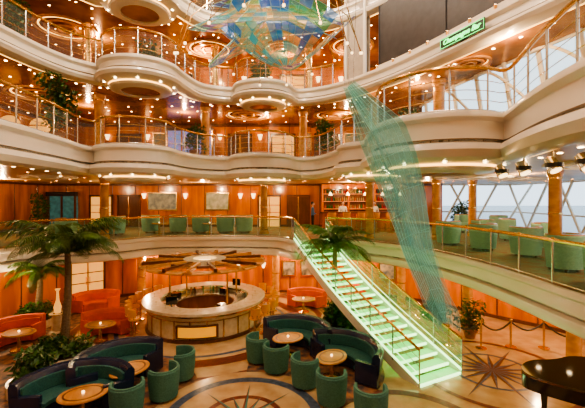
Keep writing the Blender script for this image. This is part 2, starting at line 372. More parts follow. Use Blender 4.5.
# ---------------------------------------------------------------- lights
def pl(x,y,z,w,c=(1,0.67,0.36),r=0.06):
    l=bpy.data.lights.new('lamp','POINT'); l.energy=w; l.color=c; l.shadow_soft_size=r
    o=bpy.data.objects.new('ceiling_fill_lamp',l); o.location=(x,y,z); S.collection.objects.link(o)  # bare point source below a ceiling, no fitting modelled
for x,y in [(-11,14),(-7.5,18.6),(-3.7,18.8),(0.2,18.9),(3.4,18.6),(6.6,15.5),(8.8,12.9),(9.5,8)]: pl(x,y,2.15,135)
for x,y in [(-14.5,18),(-10,20.5),(-5.5,22),(-1,22),(3.4,21.5),(7.5,20),(9,14),(9,8),(-14,10)]: pl(x,y,5.9,185)
for x,y in [(-12,12),(-10.5,18.5),(-6,20),(-1.5,20.8),(3,20),(5.2,15),(6.3,10.5),(6.5,5)]: pl(x,y,9.7,150)
for x,y in [(-12.5,12),(-10,18.5),(-5,20),(-0.5,20.5),(3.5,20)]: pl(x,y,13.2,170)
for x,y in [(-5,4),(1,4),(-5,11),(1,11),(4.5,6),(-1.5,15)]: pl(x,y,16.4,800,(1,0.86,0.69),0.35)  # added key lights high in the atrium, brightening fascias and floor
pl(BC[0],BC[1],2.25,45)
# ---------------------------------------------------------------- camera, world
cam=bpy.data.cameras.new('camera'); co=bpy.data.objects.new('camera',cam); S.collection.objects.link(co)
co.location=(0,0,EYE); co.rotation_euler=(pi/2,0,0); cam.sensor_width=36; cam.lens=36*F/585; cam.shift_y=-(204-HY)/585
cam.clip_end=2000; S.camera=co
w=bpy.data.worlds.new('world'); S.world=w; w.use_nodes=True; bg=w.node_tree.nodes['Background']
bg.inputs[0].default_value=(0.78,0.89,1.0,1); bg.inputs[1].default_value=2.2
# ---------------------------------------------------------------- round bar
b=B()
def ring(r0,r1,z0,z1,mm,a0=0,a1=2*pi,n=64): b.lathe([(r0,z0),(r1,z0),(r1,z1),(r0,z1)],mm,a0,a1,n)
ring(1.95,2.3,0,1.0,STONE); ring(1.8,2.52,1.02,1.12,STONE); ring(1.9,2.42,0.93,1.02,BRASS); ring(2.25,2.38,0,0.12,WOODD)
ring(2.28,2.33,0.76,0.79,BRASS); ring(1.2,1.9,0.80,0.86,STEEL); ring(1.25,1.95,0,0.8,WOODD)
for k in range(24):
    a=2*pi*k/24; b.box((2.31*math.cos(a),2.31*math.sin(a),0.45),(0.03,0.05,0.7),BRASS,rz=a)
a=-pi/2+0.1
b.lathe([(2.30,0.2),(2.42,0.2),(2.42,0.66),(2.30,0.66)],WOODD,a-0.31,a+0.33,12)
b.lathe([(2.41,0.25),(2.43,0.25),(2.43,0.61),(2.41,0.61)],PANELG,a-0.27,a+0.29,12)
for k,(aa,rr) in enumerate([(0.4,1.5),(1.2,1.5),(2.0,1.55),(2.8,1.5),(3.7,1.6),(5.4,1.5)]):
    b.box((rr*math.cos(aa),rr*math.sin(aa),0.98),(0.35,0.3,0.24),BLACK if k%2 else STEEL,rz=aa)
for k in range(26):
    aa=random.uniform(0.1,3.0); b.cyl((1.7*math.cos(aa),1.7*math.sin(aa),0.86),(1.7*math.cos(aa),1.7*math.sin(aa),1.12),0.035,random.choice([WOODD,LEAF,GLASSG]),n=6)
for xx,yy,rr in ((-0.9,-1.6,0.3),(1.1,1.4,-0.4)): b.box((xx,yy,1.36),(0.40,0.06,0.30),BLACK,rz=rr); b.cyl((xx,yy,0.86),(xx,yy+.02,1.26),0.03,BLACK)
for a in (pi/4,3*pi/4,5*pi/4,7*pi/4): b.cyl((1.6*math.cos(a),1.6*math.sin(a),0.86),(1.6*math.cos(a),1.6*math.sin(a),2.5),0.035,BRASS)
for k in range(20):
    a=2*pi*k/20+.1; b.lathe([(0,0),(0.03,0),(0.006,0.01),(0.006,0.07),(0.035,0.13),(0.03,0.16)],GLASS,n=8,closed=False,c=(2.1*math.cos(a),2.1*math.sin(a),1.12))
b.obj('round_bar_counter',(BC[0],BC[1],0))
b=B(); CG=glassm('canopy_glass',(0.75,0.35,0.08),0.30,em=0.15)
for r0,r1,z0,z1,mm in [(2.25,2.45,2.42,2.54,WOODL),(1.45,1.58,2.5,2.6,WOODD),(0.5,0.9,2.5,2.66,STONE)]: ring(r0,r1,z0,z1,mm)
b.disc((0,0,2.52),0.5,LAMPS)
for k in range(16):
    a=2*pi*k/16; c,s_=math.cos(a),math.sin(a)
    b.box((1.65*c,1.65*s_,2.58),(1.75,0.12,0.14),WOODD if k%2 else WOODL,rz=a)
    m0=a+pi/16
    b.lathe([(2.4,2.46),(2.6,2.46),(2.64,2.50),(2.6,2.55),(2.4,2.54)],WOODL,m0-0.13,m0+0.13,6)
    if k%2:
        a=m0; b.add([(0.9*math.cos(a-.17),0.9*math.sin(a-.17),2.62),(2.3*math.cos(a-.17),2.3*math.sin(a-.17),2.55),(2.3*math.cos(a+.17),2.3*math.sin(a+.17),2.55),(0.9*math.cos(a+.17),0.9*math.sin(a+.17),2.62)],[(0,1,2,3)],CG)
b.obj('bar_canopy',(BC[0]-0.1,BC[1]+0.3,0))
# ---------------------------------------------------------------- furniture
def tub(back,seat):
    b=B()
    b.lathe([(0.30,0.08),(0.36,0.08),(0.40,0.45),(0.41,0.78),(0.38,0.82),(0.33,0.80),(0.31,0.45)],back,math.radians(-25),math.radians(205),20)
    b.lathe([(0,0.30),(0.31,0.30),(0.34,0.36),(0.33,0.44),(0.28,0.47),(0,0.48)],seat,n=24,closed=False)
    b.lathe([(0,0.08),(0.32,0.08),(0.33,0.30),(0,0.30)],back,n=24,closed=False)
    b.lathe([(0.335,0.81),(0.39,0.81),(0.39,0.835),(0.335,0.835)],WOODL if back is SAGE else back,math.radians(-25),math.radians(205),20)
    for a in (0.8,2.3,3.9,5.5): b.cyl((0.25*math.cos(a),0.25*math.sin(a),0),(0.25*math.cos(a),0.25*math.sin(a),0.1),0.03,WOODD,n=8)
    return b
def sofa(arcdeg=150,R=1.15,back=NAVY,seat=TEAL):
    b=B(); h=math.radians(arcdeg/2); a0=pi/2-h; a1=pi/2+h
    b.lathe([(R-0.1,0.06),(R,0.06),(R+0.08,0.5),(R+0.10,0.88),(R+0.04,0.96),(R-0.06,0.94),(R-0.12,0.86),(R-0.16,0.45)],back,a0,a1,28)
    b.lathe([(R-0.66,0.06),(R-0.12,0.06),(R-0.12,0.36),(R-0.66,0.36)],back,a0+.03,a1-.03,28)
    b.lathe([(R-0.70,0.36),(R-0.14,0.36),(R-0.14,0.46),(R-0.2,0.49),(R-0.62,0.49),(R-0.70,0.45)],seat,a0+.02,a1-.02,28)
    b.lathe([(R-0.2,0.5),(R-0.13,0.5),(R-0.10,0.82),(R-0.17,0.80)],seat,a0+.06,a1-.06,28)
    for a in (a0,a1):
        b.M=Matrix.Rotation(a,4,'Z'); b.box((R-0.3,0,0.36),(0.66,0.12,0.6),back); b.M=Matrix.Identity(4)
    for i in range(6):
        a=a0+.05+(a1-a0-.1)*i/5; b.cyl(((R-.3)*math.cos(a),(R-.3)*math.sin(a),0),((R-.3)*math.cos(a),(R-.3)*math.sin(a),0.08),0.03,WOODD,n=6)
    return b
def table(rx=0.55,ry=0.42):
    b=B()
    b.lathe([(0,0.56),(rx*0.95,0.56),(rx,0.585),(rx,0.60),(rx*0.97,0.62),(0,0.62)],WOODL,n=32,closed=False,sy=ry/rx)
    b.lathe([(rx*0.72,0.621),(rx*0.8,0.621),(rx*0.8,0.624),(rx*0.72,0.624)],WOODD,n=32,sy=ry/rx)
    b.lathe([(0,0),(0.26,0),(0.26,0.03),(0.06,0.08),(0.05,0.5),(0.14,0.56),(0,0.56)],BRASS,n=16,closed=False)
    b.lathe([(0,0.624),(0.03,0.624),(0.035,0.65),(0.03,0.67),(0,0.67)],LAMPS,n=12,closed=False)
    return b
def face(o,loc,tgt,sc=1.0):
    a=math.atan2(tgt[1]-loc[1],tgt[0]-loc[0])+pi/2
    return inst(o,(loc[0],loc[1],loc[2] if len(loc)>2 else 0),a,sc)
T=tub(TEALL,TEAL).obj('tub_chair',(-1.1,11.6,0),math.atan2(.5,1)+pi/2)
for l,t in [((-0.5,10.95),(0.0,12)),((0.35,10.1),(1.1,10.9)),((1.0,9.25),(1.3,10.9)),
            ((-3.25,10.5),(-4.5,10.2)),((-3.4,9.5),(-4.5,10.1)),((-4.0,8.7),(-4.5,9.9)),((1.85,8.5),(2.0,10))]: face(T,l,t)
TB=table().obj('cocktail_table',(-0.15,12.05,0),0.5)
inst(TB,(1.15,10.6,0),0.9); inst(TB,(-4.45,9.85,0),1.0); inst(TB,(-5.0,8.6,0),0.4)
SF=sofa(R=1.3).obj('curved_sofa',(-0.05,12.1,0),math.radians(-28))
inst(SF,(1.25,10.65,0),math.radians(-50)); inst(SF,(-4.6,9.9,0),math.radians(50)); inst(SF,(-5.2,8.45,0),math.radians(20))
OS=sofa(110,1.3,ORNG,ORNG).obj('orange_sofa',(-7.0,13.3,0),math.radians(10),sc=0.9)
inst(OS,(-9.6,12.6,0),math.radians(50),0.9); inst(OS,(0.6,16.8,0),math.radians(-8),0.85); inst(OS,(3.1,17.5,0),0,0.85); inst(OS,(-8.9,16.2,0),math.radians(25),0.9)
inst(TB,(-7.1,13.3,0),0); inst(TB,(-9.5,12.5,0),0); inst(TB,(0.5,16.6,0),0)
b=B()
b.lathe([(0,0),(0.2,0),(0.2,0.03),(0.04,0.06),(0.035,0.68),(0.12,0.72),(0,0.72)],BRASS,n=16,closed=False)
b.lathe([(0,0.72),(0.19,0.72),(0.21,0.76),(0.18,0.81),(0,0.82)],TAN,n=20,closed=False)
b.lathe([(0.18,0.84),(0.21,0.84),(0.23,1.16),(0.20,1.16)],TAN,math.radians(0),math.radians(180),14)
for a in (0.4,1.2,1.95,2.75): b.cyl((0.18*math.cos(a),0.18*math.sin(a),0.76),(0.205*math.cos(a),0.205*math.sin(a),0.9),0.015,BRASS,n=6)
b.lathe([(0.16,0.25),(0.18,0.25),(0.18,0.27),(0.16,0.27)],BRASS,n=20); b.box((0,0,0.26),(0.34,0.02,0.02),BRASS); b.box((0,0,0.26),(0.02,0.34,0.02),BRASS)
STL=b.obj('bar_stool',(-6.5,15,0))
first=True
for deg in (150,162,174,186,198,210,221,-38,-26,-14,-2,12,26,40):
    a=math.radians(deg); x,y=BC[0]+2.9*math.cos(a),BC[1]+2.9*math.sin(a)
    rz=a-pi/2
    if first: STL.location=(x,y,0); STL.rotation_euler=(0,0,rz); first=False
    else: inst(STL,(x,y,0),rz)
AC=tub(SAGE,SAGE).obj('armchair',(6.75,15.6,3.24),math.radians(150),sc=1.25)
for x,y,a in [(7.4,14.0,200),(8.1,12.5,170),(7.6,10.1,200),(8.6,16.2,20),(10.0,14.2,10),(10.0,10.8,-30),(10.3,17,60),(7.2,8.2,190),
              (-9.6,19.6,160),(-8.2,20.8,200),(-6.6,20.8,150),(-5.3,20.8,200),(-3.9,20.9,160),(-2.8,20.9,200),(-10.9,17.4,150),(11.5,20,30),(10.0,21,10)]:
    inst(AC,(x,y,3.24),math.radians(a),1.25)
TM=table(0.4,0.4).obj('side_table',(7.7,15.2,3.24))
for x,y in [(9.0,13.5),(8.7,10.9),(-7.4,20.0),(-4.6,20.0),(11.0,18.5)]: inst(TM,(x,y,3.24))
# ---------------------------------------------------------------- staircase
b=B(); top=Vector((0.85,17.2,3.24)); bot=Vector((4.3,10.4,0)); n=19
run=Vector((bot.x-top.x,bot.y-top.y,0)); L=run.length; u=run.normalized(); sd=Vector((-u.y,u.x,0)); rz=math.atan2(sd.y,sd.x); W=1.65
def sp(t,side=0,z=0):
    bow=math.sin(pi*t)*0.25
    p=top+(run*t)+sd*side-sd*bow; p.z=3.24*(1-t)+z; return p
for i in range(n):
    t=(i+0.5)/n; zt=max(3.24*(1-(i+1)/n),0.03); p=sp(t); zc=zt-0.02 if zt>0.05 else 0.02
    b.box((p.x,p.y,zc),(W,L/n*1.05,0.05),TREADL,rz=rz)
    q=p+u*(L/n*0.5); b.box((q.x,q.y,zt if zt>0.05 else 0.035),(W,0.05,0.07),TREADE,rz=rz)
    for s_ in (-.5,0,.5): r_=p+sd*s_*W*.9; b.box((r_.x,r_.y,zc+.027),(0.02,L/n*.9,0.006),WHITE,rz=rz)
for sgn in (-1,1):
    path=[sp(k/24,sgn*(W/2+0.04)) for k in range(25)]
    vs=[];fs=[]
    for k,p in enumerate(path): vs+=[(p.x,p.y,max(p.z-0.28,0.0)),(p.x,p.y,p.z+0.12)]
    for k in range(24): fs.append((2*k,2*k+1,2*k+3,2*k+2))
    b.add(vs,fs,WHITE)
    vs=[]
    for k,p in enumerate(path): vs+=[(p.x,p.y,p.z+0.14),(p.x,p.y,p.z+0.98)]
    b.add(vs,fs,GLASSS)
    b.tube([(p.x,p.y,p.z+1.05) for p in path],0.04,BRASS); 
    for q in (0.35,0.58,0.8): b.tube([(p.x,p.y,p.z+q) for p in path],0.012,TREADE if q<.5 else STEEL,n=5)
    b.tube([(p.x,p.y,p.z+0.13) for p in path],0.035,TREADE)
    for k in range(0,25,3): p=path[k]; b.cyl((p.x,p.y,max(p.z,0)),(p.x,p.y,p.z+1.05),0.022,STEEL,n=8)
b.obj('staircase')
# ---------------------------------------------------------------- palms and plants
def palm(h,nf,fl,seed):
    random.seed(seed); b=B()
    tp=[(0.12*math.sin(k/8*2),0.05*math.sin(k/3),h*k/8) for k in range(9)]
    b.tube(tp,[0.15-0.06*k/8 for k in range(9)],BARK,n=10)
    for k in range(14): 
        z=h*(k+0.5)/14; i=min(int((k+.5)/14*8),7); b.lathe([(0.09,0),(0.155-0.05*z/h,0.03),(0.09,0.07)],BARK,n=10,c=(tp[i][0],tp[i][1],z))
    ox,oy=tp[-1][0],tp[-1][1]
    for i in range(nf):
        a=2*pi*i/nf*2.4+random.uniform(-.2,.2); el=math.radians(random.uniform(10,80)); l=fl*random.uniform(.8,1.1)
        pts=[];pos=Vector((ox,oy,h)); 
        for k in range(17):
            pts.append(pos.copy()); e=el-(k/16)**1.2*math.radians(100)
            pos=pos+Vector((math.cos(a)*math.cos(e),math.sin(a)*math.cos(e),math.sin(e)))*l/16
        b.tube(pts,[0.02*(1-k/18) for k in range(17)],LEAF2,n=5)
        side=Vector((-math.sin(a),math.cos(a),0))
        for k in range(2,33):
            t=k/33*16; j=int(t); p=pts[j].lerp(pts[min(j+1,16)],t-j); d=(pts[min(j+1,16)]-pts[j]).normalized()
            ll=l*0.26*math.sin(pi*min(1,(k/33)*0.85+0.15))**0.7
            for sg in(-1,1):
                tip=p+side*sg*ll*0.75+d*ll*0.55+Vector((0,0,-ll*0.6*random.uniform(.5,1.2))); mid=p+side*sg*ll*0.5+d*ll*0.25+Vector((0,0,-ll*.1)); wv=d*0.015
                b.add([p-wv,p+wv,mid+wv*1.2,tip,mid-wv*1.2],[(0,1,2,3,4)],LEAF2)
    return b
palm(3.1,24,2.3,3).obj('palm_tree',(-7.75,12.2,0.28),fix=False)
palm(2.9,22,2.15,5).obj('palm_tree',(1.75,15.0,0.28),1.0,fix=False)
palm(1.9,16,1.5,9).obj('palm_tree',(-10.6,14.9,0.28),0.3,fix=False)
def leaves(b,c,r,n,ls,mm=LEAF):
    for i in range(n):
        d=Vector((random.gauss(0,1),random.gauss(0,1),random.gauss(0,1))).normalized()*random.uniform(.45,1)**0.6
        p=Vector((c[0]+d.x*r[0],c[1]+d.y*r[1],c[2]+d.z*r[2]))
        u_=Vector((random.gauss(0,1),random.gauss(0,1),random.gauss(-0.2,.7))).normalized(); v_=u_.cross(Vector((random.random(),random.random(),1))).normalized()
        l=ls*random.uniform(.6,1.2); b.add([p,p+u_*l*.5+v_*l*.22,p+u_*l,p+u_*l*.5-v_*l*.22],[(0,1,2,3)],mm)
def bed(name,x,y,rx,ry,n,h=0.5,seed=1):
    random.seed(seed); b=B()
    b.lathe([(0,0.26),(0.88,0.26),(0.90,0.3),(1.0,0.3),(1.0,0),(0,0)],STONE,n=36,closed=False,sx=rx,sy=ry)
    b.lathe([(0,0.285),(0.89,0.285)],SOIL,n=36,closed=False,sx=rx,sy=ry)
    for k in range(n):
        a=random.uniform(0,2*pi); q=random.uniform(0.1,.8); cx,cy=rx*q*math.cos(a),ry*q*math.sin(a); hh=h*random.uniform(.6,1.4)
        b.cyl((cx,cy,0.25),(cx,cy,0.3+hh*.7),0.015,BARK,n=5)
        leaves(b,(cx,cy,0.3+hh*.6),(0.32,0.32,hh*.6),130,0.2,random.choice([LEAF,LEAF,LEAF2]))
    b.obj(name,(x,y,0),fix=False)
bed('planter_bed',-7.6,11.7,1.1,0.9,10,0.4,2); bed('planter_bed',1.9,14.3,0.8,1.7,16,0.75,3); bed('planter_bed',-7.0,9.9,0.75,0.65,7,0.6,4); bed('planter_bed',-10.6,14.8,0.7,0.7,8,0.5,6)
bed('planter_bed',5.9,14.9,0.55,0.7,6,0.5,8)
def ficus(name,x,y,z,h,seed,dn=1.0):
    random.seed(seed); b=B()
    b.lathe([(0,0),(0.18,0),(0.26,0.38),(0.28,0.42),(0.24,0.42),(0.22,0.36),(0,0.36)],POT,n=20,closed=False)
    for k in range(3): b.tube([(0.04*k-.04,0,0.3),(0.1*math.sin(k*2),0.08*math.cos(k*2),h*.5),(0.25*math.sin(k*2.1),0.2*math.cos(k*2.1),h*.8)],[.025,.02,.01],BARK,n=6)
    for k in range(7): leaves(b,(random.uniform(-.25,.25),random.uniform(-.25,.25),h*(0.36+.09*k)),(0.42,0.42,0.3),int(130*dn),0.18,LEAF)
    b.obj(name,(x,y,z),fix=False)
ficus('potted_ficus',-8.5,13.0,7.2,2.5,1,1.6); ficus('potted_ficus',-4.9,18.0,7.2,1.6,2); ficus('potted_ficus',1.7,18.4,7.2,1.9,3); ficus('potted_ficus',-15.0,21.5,3.24,2.2,4); ficus('potted_ficus',10.6,22.8,3.24,1.7,5)
ficus('potted_ficus',4.6,14.0,7.2,1.5,6); ficus('potted_ficus',6.7,13.6,0,1.3,7,0.7); ficus('potted_ficus',-13.9,20.0,7.2,2.2,8); ficus('potted_ficus',-6.3,15.9,10.7,1.3,10); ficus('potted_ficus',-1.6,18.4,10.7,1.3,12); ficus('potted_ficus',-10.1,13.2,10.7,2.0,13)
# ---------------------------------------------------------------- sculpture
random.seed(11)
SC=[glassm('dichroic_glow_%d'%i,c,a,em=0.4) for i,(c,a) in enumerate([((0.03,0.25,0.65),.42),((0.06,0.5,0.2),.36),((0.30,0.15,0.6),.3),((0.85,0.45,0.08),.35),((0.12,0.6,0.65),.4),((0.9,0.7,0.35),.25)])]  # slight emission put into the glass colour imitates the light it catches
WIRE=mat('teal_wire',(0.40,0.68,0.62),0.3,metal=0.3)
def sheet(b,fn,nu,nv,pick,wu=1,wv=2,r=0.012):
    P=[[Vector(fn(i/nu,j/nv)) for j in range(nv+1)] for i in range(nu+1)]
    for i in range(nu):
        for j in range(nv): b.add([P[i][j],P[i+1][j],P[i+1][j+1],P[i][j+1]],[(0,1,2,3)],pick(i/nu,j/nv))
    for j in range(0,nv+1,wu): b.tube([P[i][j] for i in range(nu+1)],r,WIRE,n=4)
    for i in range(0,nu+1,wv): b.tube(P[i],r*.8,WIRE,n=4)
b=B()
def mk(cx,cy,cz,R,tw,ph,el):
    def fn(u_,v_):
        a=ph+u_*tw; r=R*(0.25+0.75*v_)
        return (cx+r*math.cos(a),cy+r*0.8*math.sin(a),cz+el*math.sin(u_*pi*1.5+ph)*v_+0.8*(1-v_))
    return fn
def bowl(cx,cy,zb,R,dep,a0,a1,wav):
    def fn(u_,v_):
        a=a0+(a1-a0)*u_; r=R*(0.12+0.88*v_)*(1+0.10*math.sin(a*5)*v_)
        return (cx+r*math.cos(a),cy+r*0.8*math.sin(a),zb+dep*v_**1.3+wav*math.sin(a*3+0.6)*v_)
    return fn
pk=lambda u_,v_: SC[int((u_*4.7+v_*2.3+random.random()*1.6))%6]
sheet(b,bowl(-0.2,12.5,9.8,2.3,1.5,0,5.4,0.5),34,8,pk,1,1,0.009)
sheet(b,mk(-0.9,12.6,11.2,2.7,4.5,2.0,0.8),26,6,pk)
sheet(b,mk(-0.6,12.2,10.6,2.2,3.4,0.2,1.0),22,5,pk)
sheet(b,mk(-0.9,12.8,11.9,2.0,5.0,4.4,0.8),22,5,pk)
for k in range(18):
    a=2*pi*k/18; b.tube([(-0.8,12.5,12.2),(-0.8+1.5*math.cos(a),12.5+1.4*math.sin(a),12.5),(-0.8+2.7*math.cos(a),12.5+2.3*math.sin(a),11.6),(-0.8+3.2*math.cos(a),12.5+2.5*math.sin(a),10.3+0.4*math.sin(3*a))],0.016,BRASS,n=5)
    b.sph((-0.8+3.2*math.cos(a),12.5+2.5*math.sin(a),10.3+0.4*math.sin(3*a)),0.05,LAMPS,n=8)
b.cyl((-0.8,12.5,12.0),(-0.8,12.5,17.0),0.05,STEEL)
b.sph((-0.8,12.5,12.2),0.22,BRASS)
b.obj('hanging_glass_chandelier',fix=False)
b=B(); TG=glassm('aqua_veil',(0.26,0.64,0.58),0.30,em=0.15,tr=0.45); TG2=glassm('aqua_veil_light',(0.50,0.85,0.75),0.24,em=0.2,tr=0.6)
cl=[(1.30,8.3,7.9),(1.62,8.1,7.3),(1.92,8.0,6.79),(2.19,8,6.12),(2.5,8,5.23),(2.79,8,4.12),(3.05,8,3.5),(3.28,8,2.95),(3.45,8,2.4)]
cw=[0.14,0.32,0.50,0.52,0.48,0.38,0.36,0.36,0.2]
def cli(t):
    q=t*(len(cl)-1); i=min(int(q),len(cl)-2); return Vector(cl[i]).lerp(Vector(cl[i+1]),q-i), cw[i]+(cw[i+1]-cw[i])*(q-i)
def vf(ph,k_,off):
    def fn(u_,v_):
        p,w_=cli(u_); w_*=k_; a=ph+u_*1.5
        s_=(v_-.5)*2*w_; return (p.x+math.cos(a)*s_+off*math.sin(u_*5),p.y+math.sin(a)*s_+0.22*math.sin(v_*pi),p.z+0.35*s_)
    return fn
sheet(b,vf(-0.5,1.0,0.05),34,10,lambda u_,v_:TG,1,2,0.0035); sheet(b,vf(0.9,0.9,-0.10),34,8,lambda u_,v_:TG2,1,3,0.003)
sheet(b,vf(-1.3,0.8,0.05),34,4,lambda u_,v_:TG2,2,4,0.003)
for dx in (-.1,0,.1): b.tube([(1.3+dx,8.3,7.9),(1.3+dx*4,8.3,17.0)],0.006,STEEL,n=4)
b.obj('hanging_wire_sculpture',fix=False)
# ---------------------------------------------------------------- neon sign on dark plaque
X=Vector((.38,-.925,0)).normalized(); Y=Vector((0,0,1)); Z=X.cross(Y)
M0=Matrix.Translation(Vector((5.53,11.45,10.42))+Z*0.24)@Matrix((X,Y,Z)).transposed().to_4x4()@Matrix.Scale(0.78,4)
fc=bpy.data.curves.new('neon_text','FONT'); fc.body='Champagne Bar'; fc.size=0.29; fc.extrude=0.012; fc.shear=0.35; fc.align_x='CENTER'; fc.align_y='CENTER'; fc.materials.append(NEON)
e=bpy.data.objects.new('neon_sign',None); S.collection.objects.link(e); e.matrix_world=M0
o=bpy.data.objects.new('neon_text',fc); S.collection.objects.link(o); o.parent=e; o.location=(0,0,0.03)
b=B(); b.box((0,0,-0.02),(2.2,0.44,0.04),DARK); b.tube([(-1.07,-.19,.01),(1.07,-.19,.01),(1.07,.19,.01),(-1.07,.19,.01)],0.008,NEON,n=6,loop=True)
b.box((0,0.0,-0.12),(0.3,0.3,0.18),DARK)
q=b.obj('sign_plaque'); q.parent=e
# ---------------------------------------------------------------- back details
def painting(x,y,z,w_,h_,rz,c1,c2):
    b=B(); b.box((0,0,0),(w_+.16,0.05,h_+.16),BRASS); b.box((0,-0.03,0),(w_,0.02,h_),mat('painting',c1,0.5,col2=c2,nscale=3)); b.obj('framed_painting',(x,y,z),rz,smooth=False)
painting(-9.0,24.9,5.0,1.9,1.1,0,(0.5,0.55,0.5),(0.2,0.25,0.3)); painting(-5.2,24.9,5.0,1.5,1.1,0,(0.6,0.6,0.5),(0.3,0.35,0.25))
painting(-0.2,19.88,1.35,0.6,0.7,0,(0.05,0.05,0.05),(0.5,0.4,0.3)); painting(0.8,19.88,1.35,0.6,0.7,0,(0.05,0.05,0.05),(0.5,0.4,0.3)); painting(5.0,19.0,1.4,0.7,0.8,-0.4,(0.05,0.1,0.2),(0.6,0.5,0.3))
painting(3.9,23.4,8.8,1.0,1.2,0,(0.1,0.3,0.4),(0.6,0.4,0.2)); painting(-8.6,23.4,8.9,0.8,1.0,0,(0.5,0.3,0.1),(0.1,0.2,0.3)); painting(0.8,23.4,8.9,0.7,1.0,0,(0.6,0.5,0.3),(0.3,0.1,0.1))
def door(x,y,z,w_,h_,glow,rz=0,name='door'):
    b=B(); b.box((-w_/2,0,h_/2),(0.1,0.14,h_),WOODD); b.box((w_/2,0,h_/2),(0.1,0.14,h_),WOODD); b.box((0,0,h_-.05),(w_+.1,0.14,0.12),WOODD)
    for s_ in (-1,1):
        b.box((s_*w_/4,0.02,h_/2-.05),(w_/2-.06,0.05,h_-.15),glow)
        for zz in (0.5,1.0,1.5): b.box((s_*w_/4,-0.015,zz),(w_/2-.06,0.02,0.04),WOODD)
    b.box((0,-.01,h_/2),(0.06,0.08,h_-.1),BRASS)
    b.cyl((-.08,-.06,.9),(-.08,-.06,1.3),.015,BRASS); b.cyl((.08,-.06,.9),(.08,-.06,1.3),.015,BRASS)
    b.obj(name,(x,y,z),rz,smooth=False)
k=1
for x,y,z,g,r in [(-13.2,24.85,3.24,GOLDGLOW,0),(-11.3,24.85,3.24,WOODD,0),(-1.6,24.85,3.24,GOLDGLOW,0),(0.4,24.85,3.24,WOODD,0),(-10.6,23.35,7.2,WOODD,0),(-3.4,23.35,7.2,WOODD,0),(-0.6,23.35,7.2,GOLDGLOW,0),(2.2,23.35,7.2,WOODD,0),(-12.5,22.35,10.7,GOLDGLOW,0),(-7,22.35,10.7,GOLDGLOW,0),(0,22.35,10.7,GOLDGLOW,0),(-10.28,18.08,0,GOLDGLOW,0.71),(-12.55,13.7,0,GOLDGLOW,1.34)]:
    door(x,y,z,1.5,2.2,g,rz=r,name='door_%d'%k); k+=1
b=B(); b.box((0,0.05,1.3),(2.8,0.2,2.2),BLUEGLOW); b.box((0,-0.08,2.45),(3.0,0.3,0.2),WOODD); b.box((0,-0.08,0.12),(3.0,0.3,0.24),WOODD)
for x in (-1.45,-.5,.5,1.45): b.box((x,-.08,1.3),(0.08,0.2,2.3),BRASS)
for zz in (0.9,1.5): b.box((0,-.1,zz),(2.8,0.15,0.03),STEEL)
b.obj('shop_showcase',(-6.6,23.2,7.2),smooth=False)
b=B(); b.box((-15.7,24.7,4.35),(1.8,0.3,2.1),TEALGLOW); b.box((-15.7,24.5,5.5),(2.0,0.3,0.3),DARK); b.box((-15.7,24.6,3.3),(2.0,0.3,0.1),WOODD)
for x in (-16.6,-15.7,-14.8): b.box((x,24.5,4.35),(0.08,0.15,2.2),WOODD)
b.obj('shop_showcase',smooth=False)
b=B()
b.box((4.6,24.5,4.7),(5.2,0.5,2.9),WOODD)
for x in (2.0,3.73,5.46,7.18): b.box((x,24.1,4.7),(0.12,0.4,2.9),WOOD)
b.box((4.6,24.1,6.0),(5.3,0.45,0.3),WOOD)
for zz in (4.0,4.5,5.0,5.5): b.box((4.6,24.15,zz),(5.0,0.35,0.03),SHELFG)
random.seed(5)
BT=[mat('bottle_a',(0.5,0.14,0.02),.1),mat('bottle_b',(0.03,0.15,0.05),.1),mat('bottle_c',(0.4,0.3,0.12),.1),mat('bottle_d',(0.4,0.02,0.02),.1)]
for zz in (4.02,4.52,5.02,5.52):
    for i in range(34):
        x=2.2+i*0.142; h_=random.uniform(.24,.36); mm=random.choice(BT)
        b.lathe([(0,0),(0.05,0),(0.05,h_*.6),(0.015,h_*.75),(0.015,h_),(0,h_)],mm,n=7,closed=False,c=(x,24.1,zz))
b.obj('back_bar_shelf')
b=B(); b.box((4.4,21.8,3.79),(5.2,0.5,1.1),WOOD); b.box((4.4,21.75,4.37),(5.5,0.8,0.07),WOODD); b.tube([(1.8,21.3,3.45),(7.0,21.3,3.45)],.025,BRASS)
for i in range(9): b.box((2.1+i*.58,21.53,3.8),(0.06,0.04,1.0),BRASS)
for i in range(5):
    x=2.3+i*1.05; b.cyl((x,21.8,5.6),(x,21.8,6.18),0.01,BRASS,n=5); b.lathe([(0.02,0.2),(0.12,0),(0.1,0),(0.0,0.16)],LAMPS,n=12,c=(x,21.8,5.4))
b.obj('bar_counter')
for i in range(6): inst(STL,(2.3+i*.85,20.9,3.24),pi)
pl(4.4,22.6,5.9,40,(1,.45,.15))
for px,d,yy in [(10,17.5,124),(40,17.5,127),(-15,17.5,122)]:
    X0=(px-292.5)*d/F; z0=EYE+(HY-yy)*d/F
    b=B(); b.sph((0,0,0),0.42,GOLDGLOW,n=20); b.cyl((0,0,0.4),(0,0,9.97-z0),0.02,BRASS); b.lathe([(0.40,-.03),(0.46,-.03),(0.46,.03),(0.40,.03)],BRASS,n=24); b.obj('globe_pendant',(X0,d,z0))
sb=B(); sb.lathe([(0,0),(0.05,0),(0.13,0.28),(0.11,0.28),(0.02,0.03)],LAMPS,n=12,closed=False); sb.cyl((0,0,0),(0,0,-0.1),0.03,BRASS); sb.cyl((0,0,-.03),(0,0.14,-.03),0.02,BRASS)
SB=sb.obj('sconce_lamp',(-6.0,19.7,1.4))
for x,y in [(-4.6,19.83),(-3.0,19.83),(-1.6,19.83),(2.0,19.8)]: inst(SB,(x,y,1.4))
for x in (-12,-9.4,-4.7,-2.1,3.1,5.0): inst(SB,(x,23.34,9.0),0,1.2)
for x in (-10,-8.4,-5,-3,-1.4,1.6,3): inst(SB,(x,22.34,12.4),0,1.2)
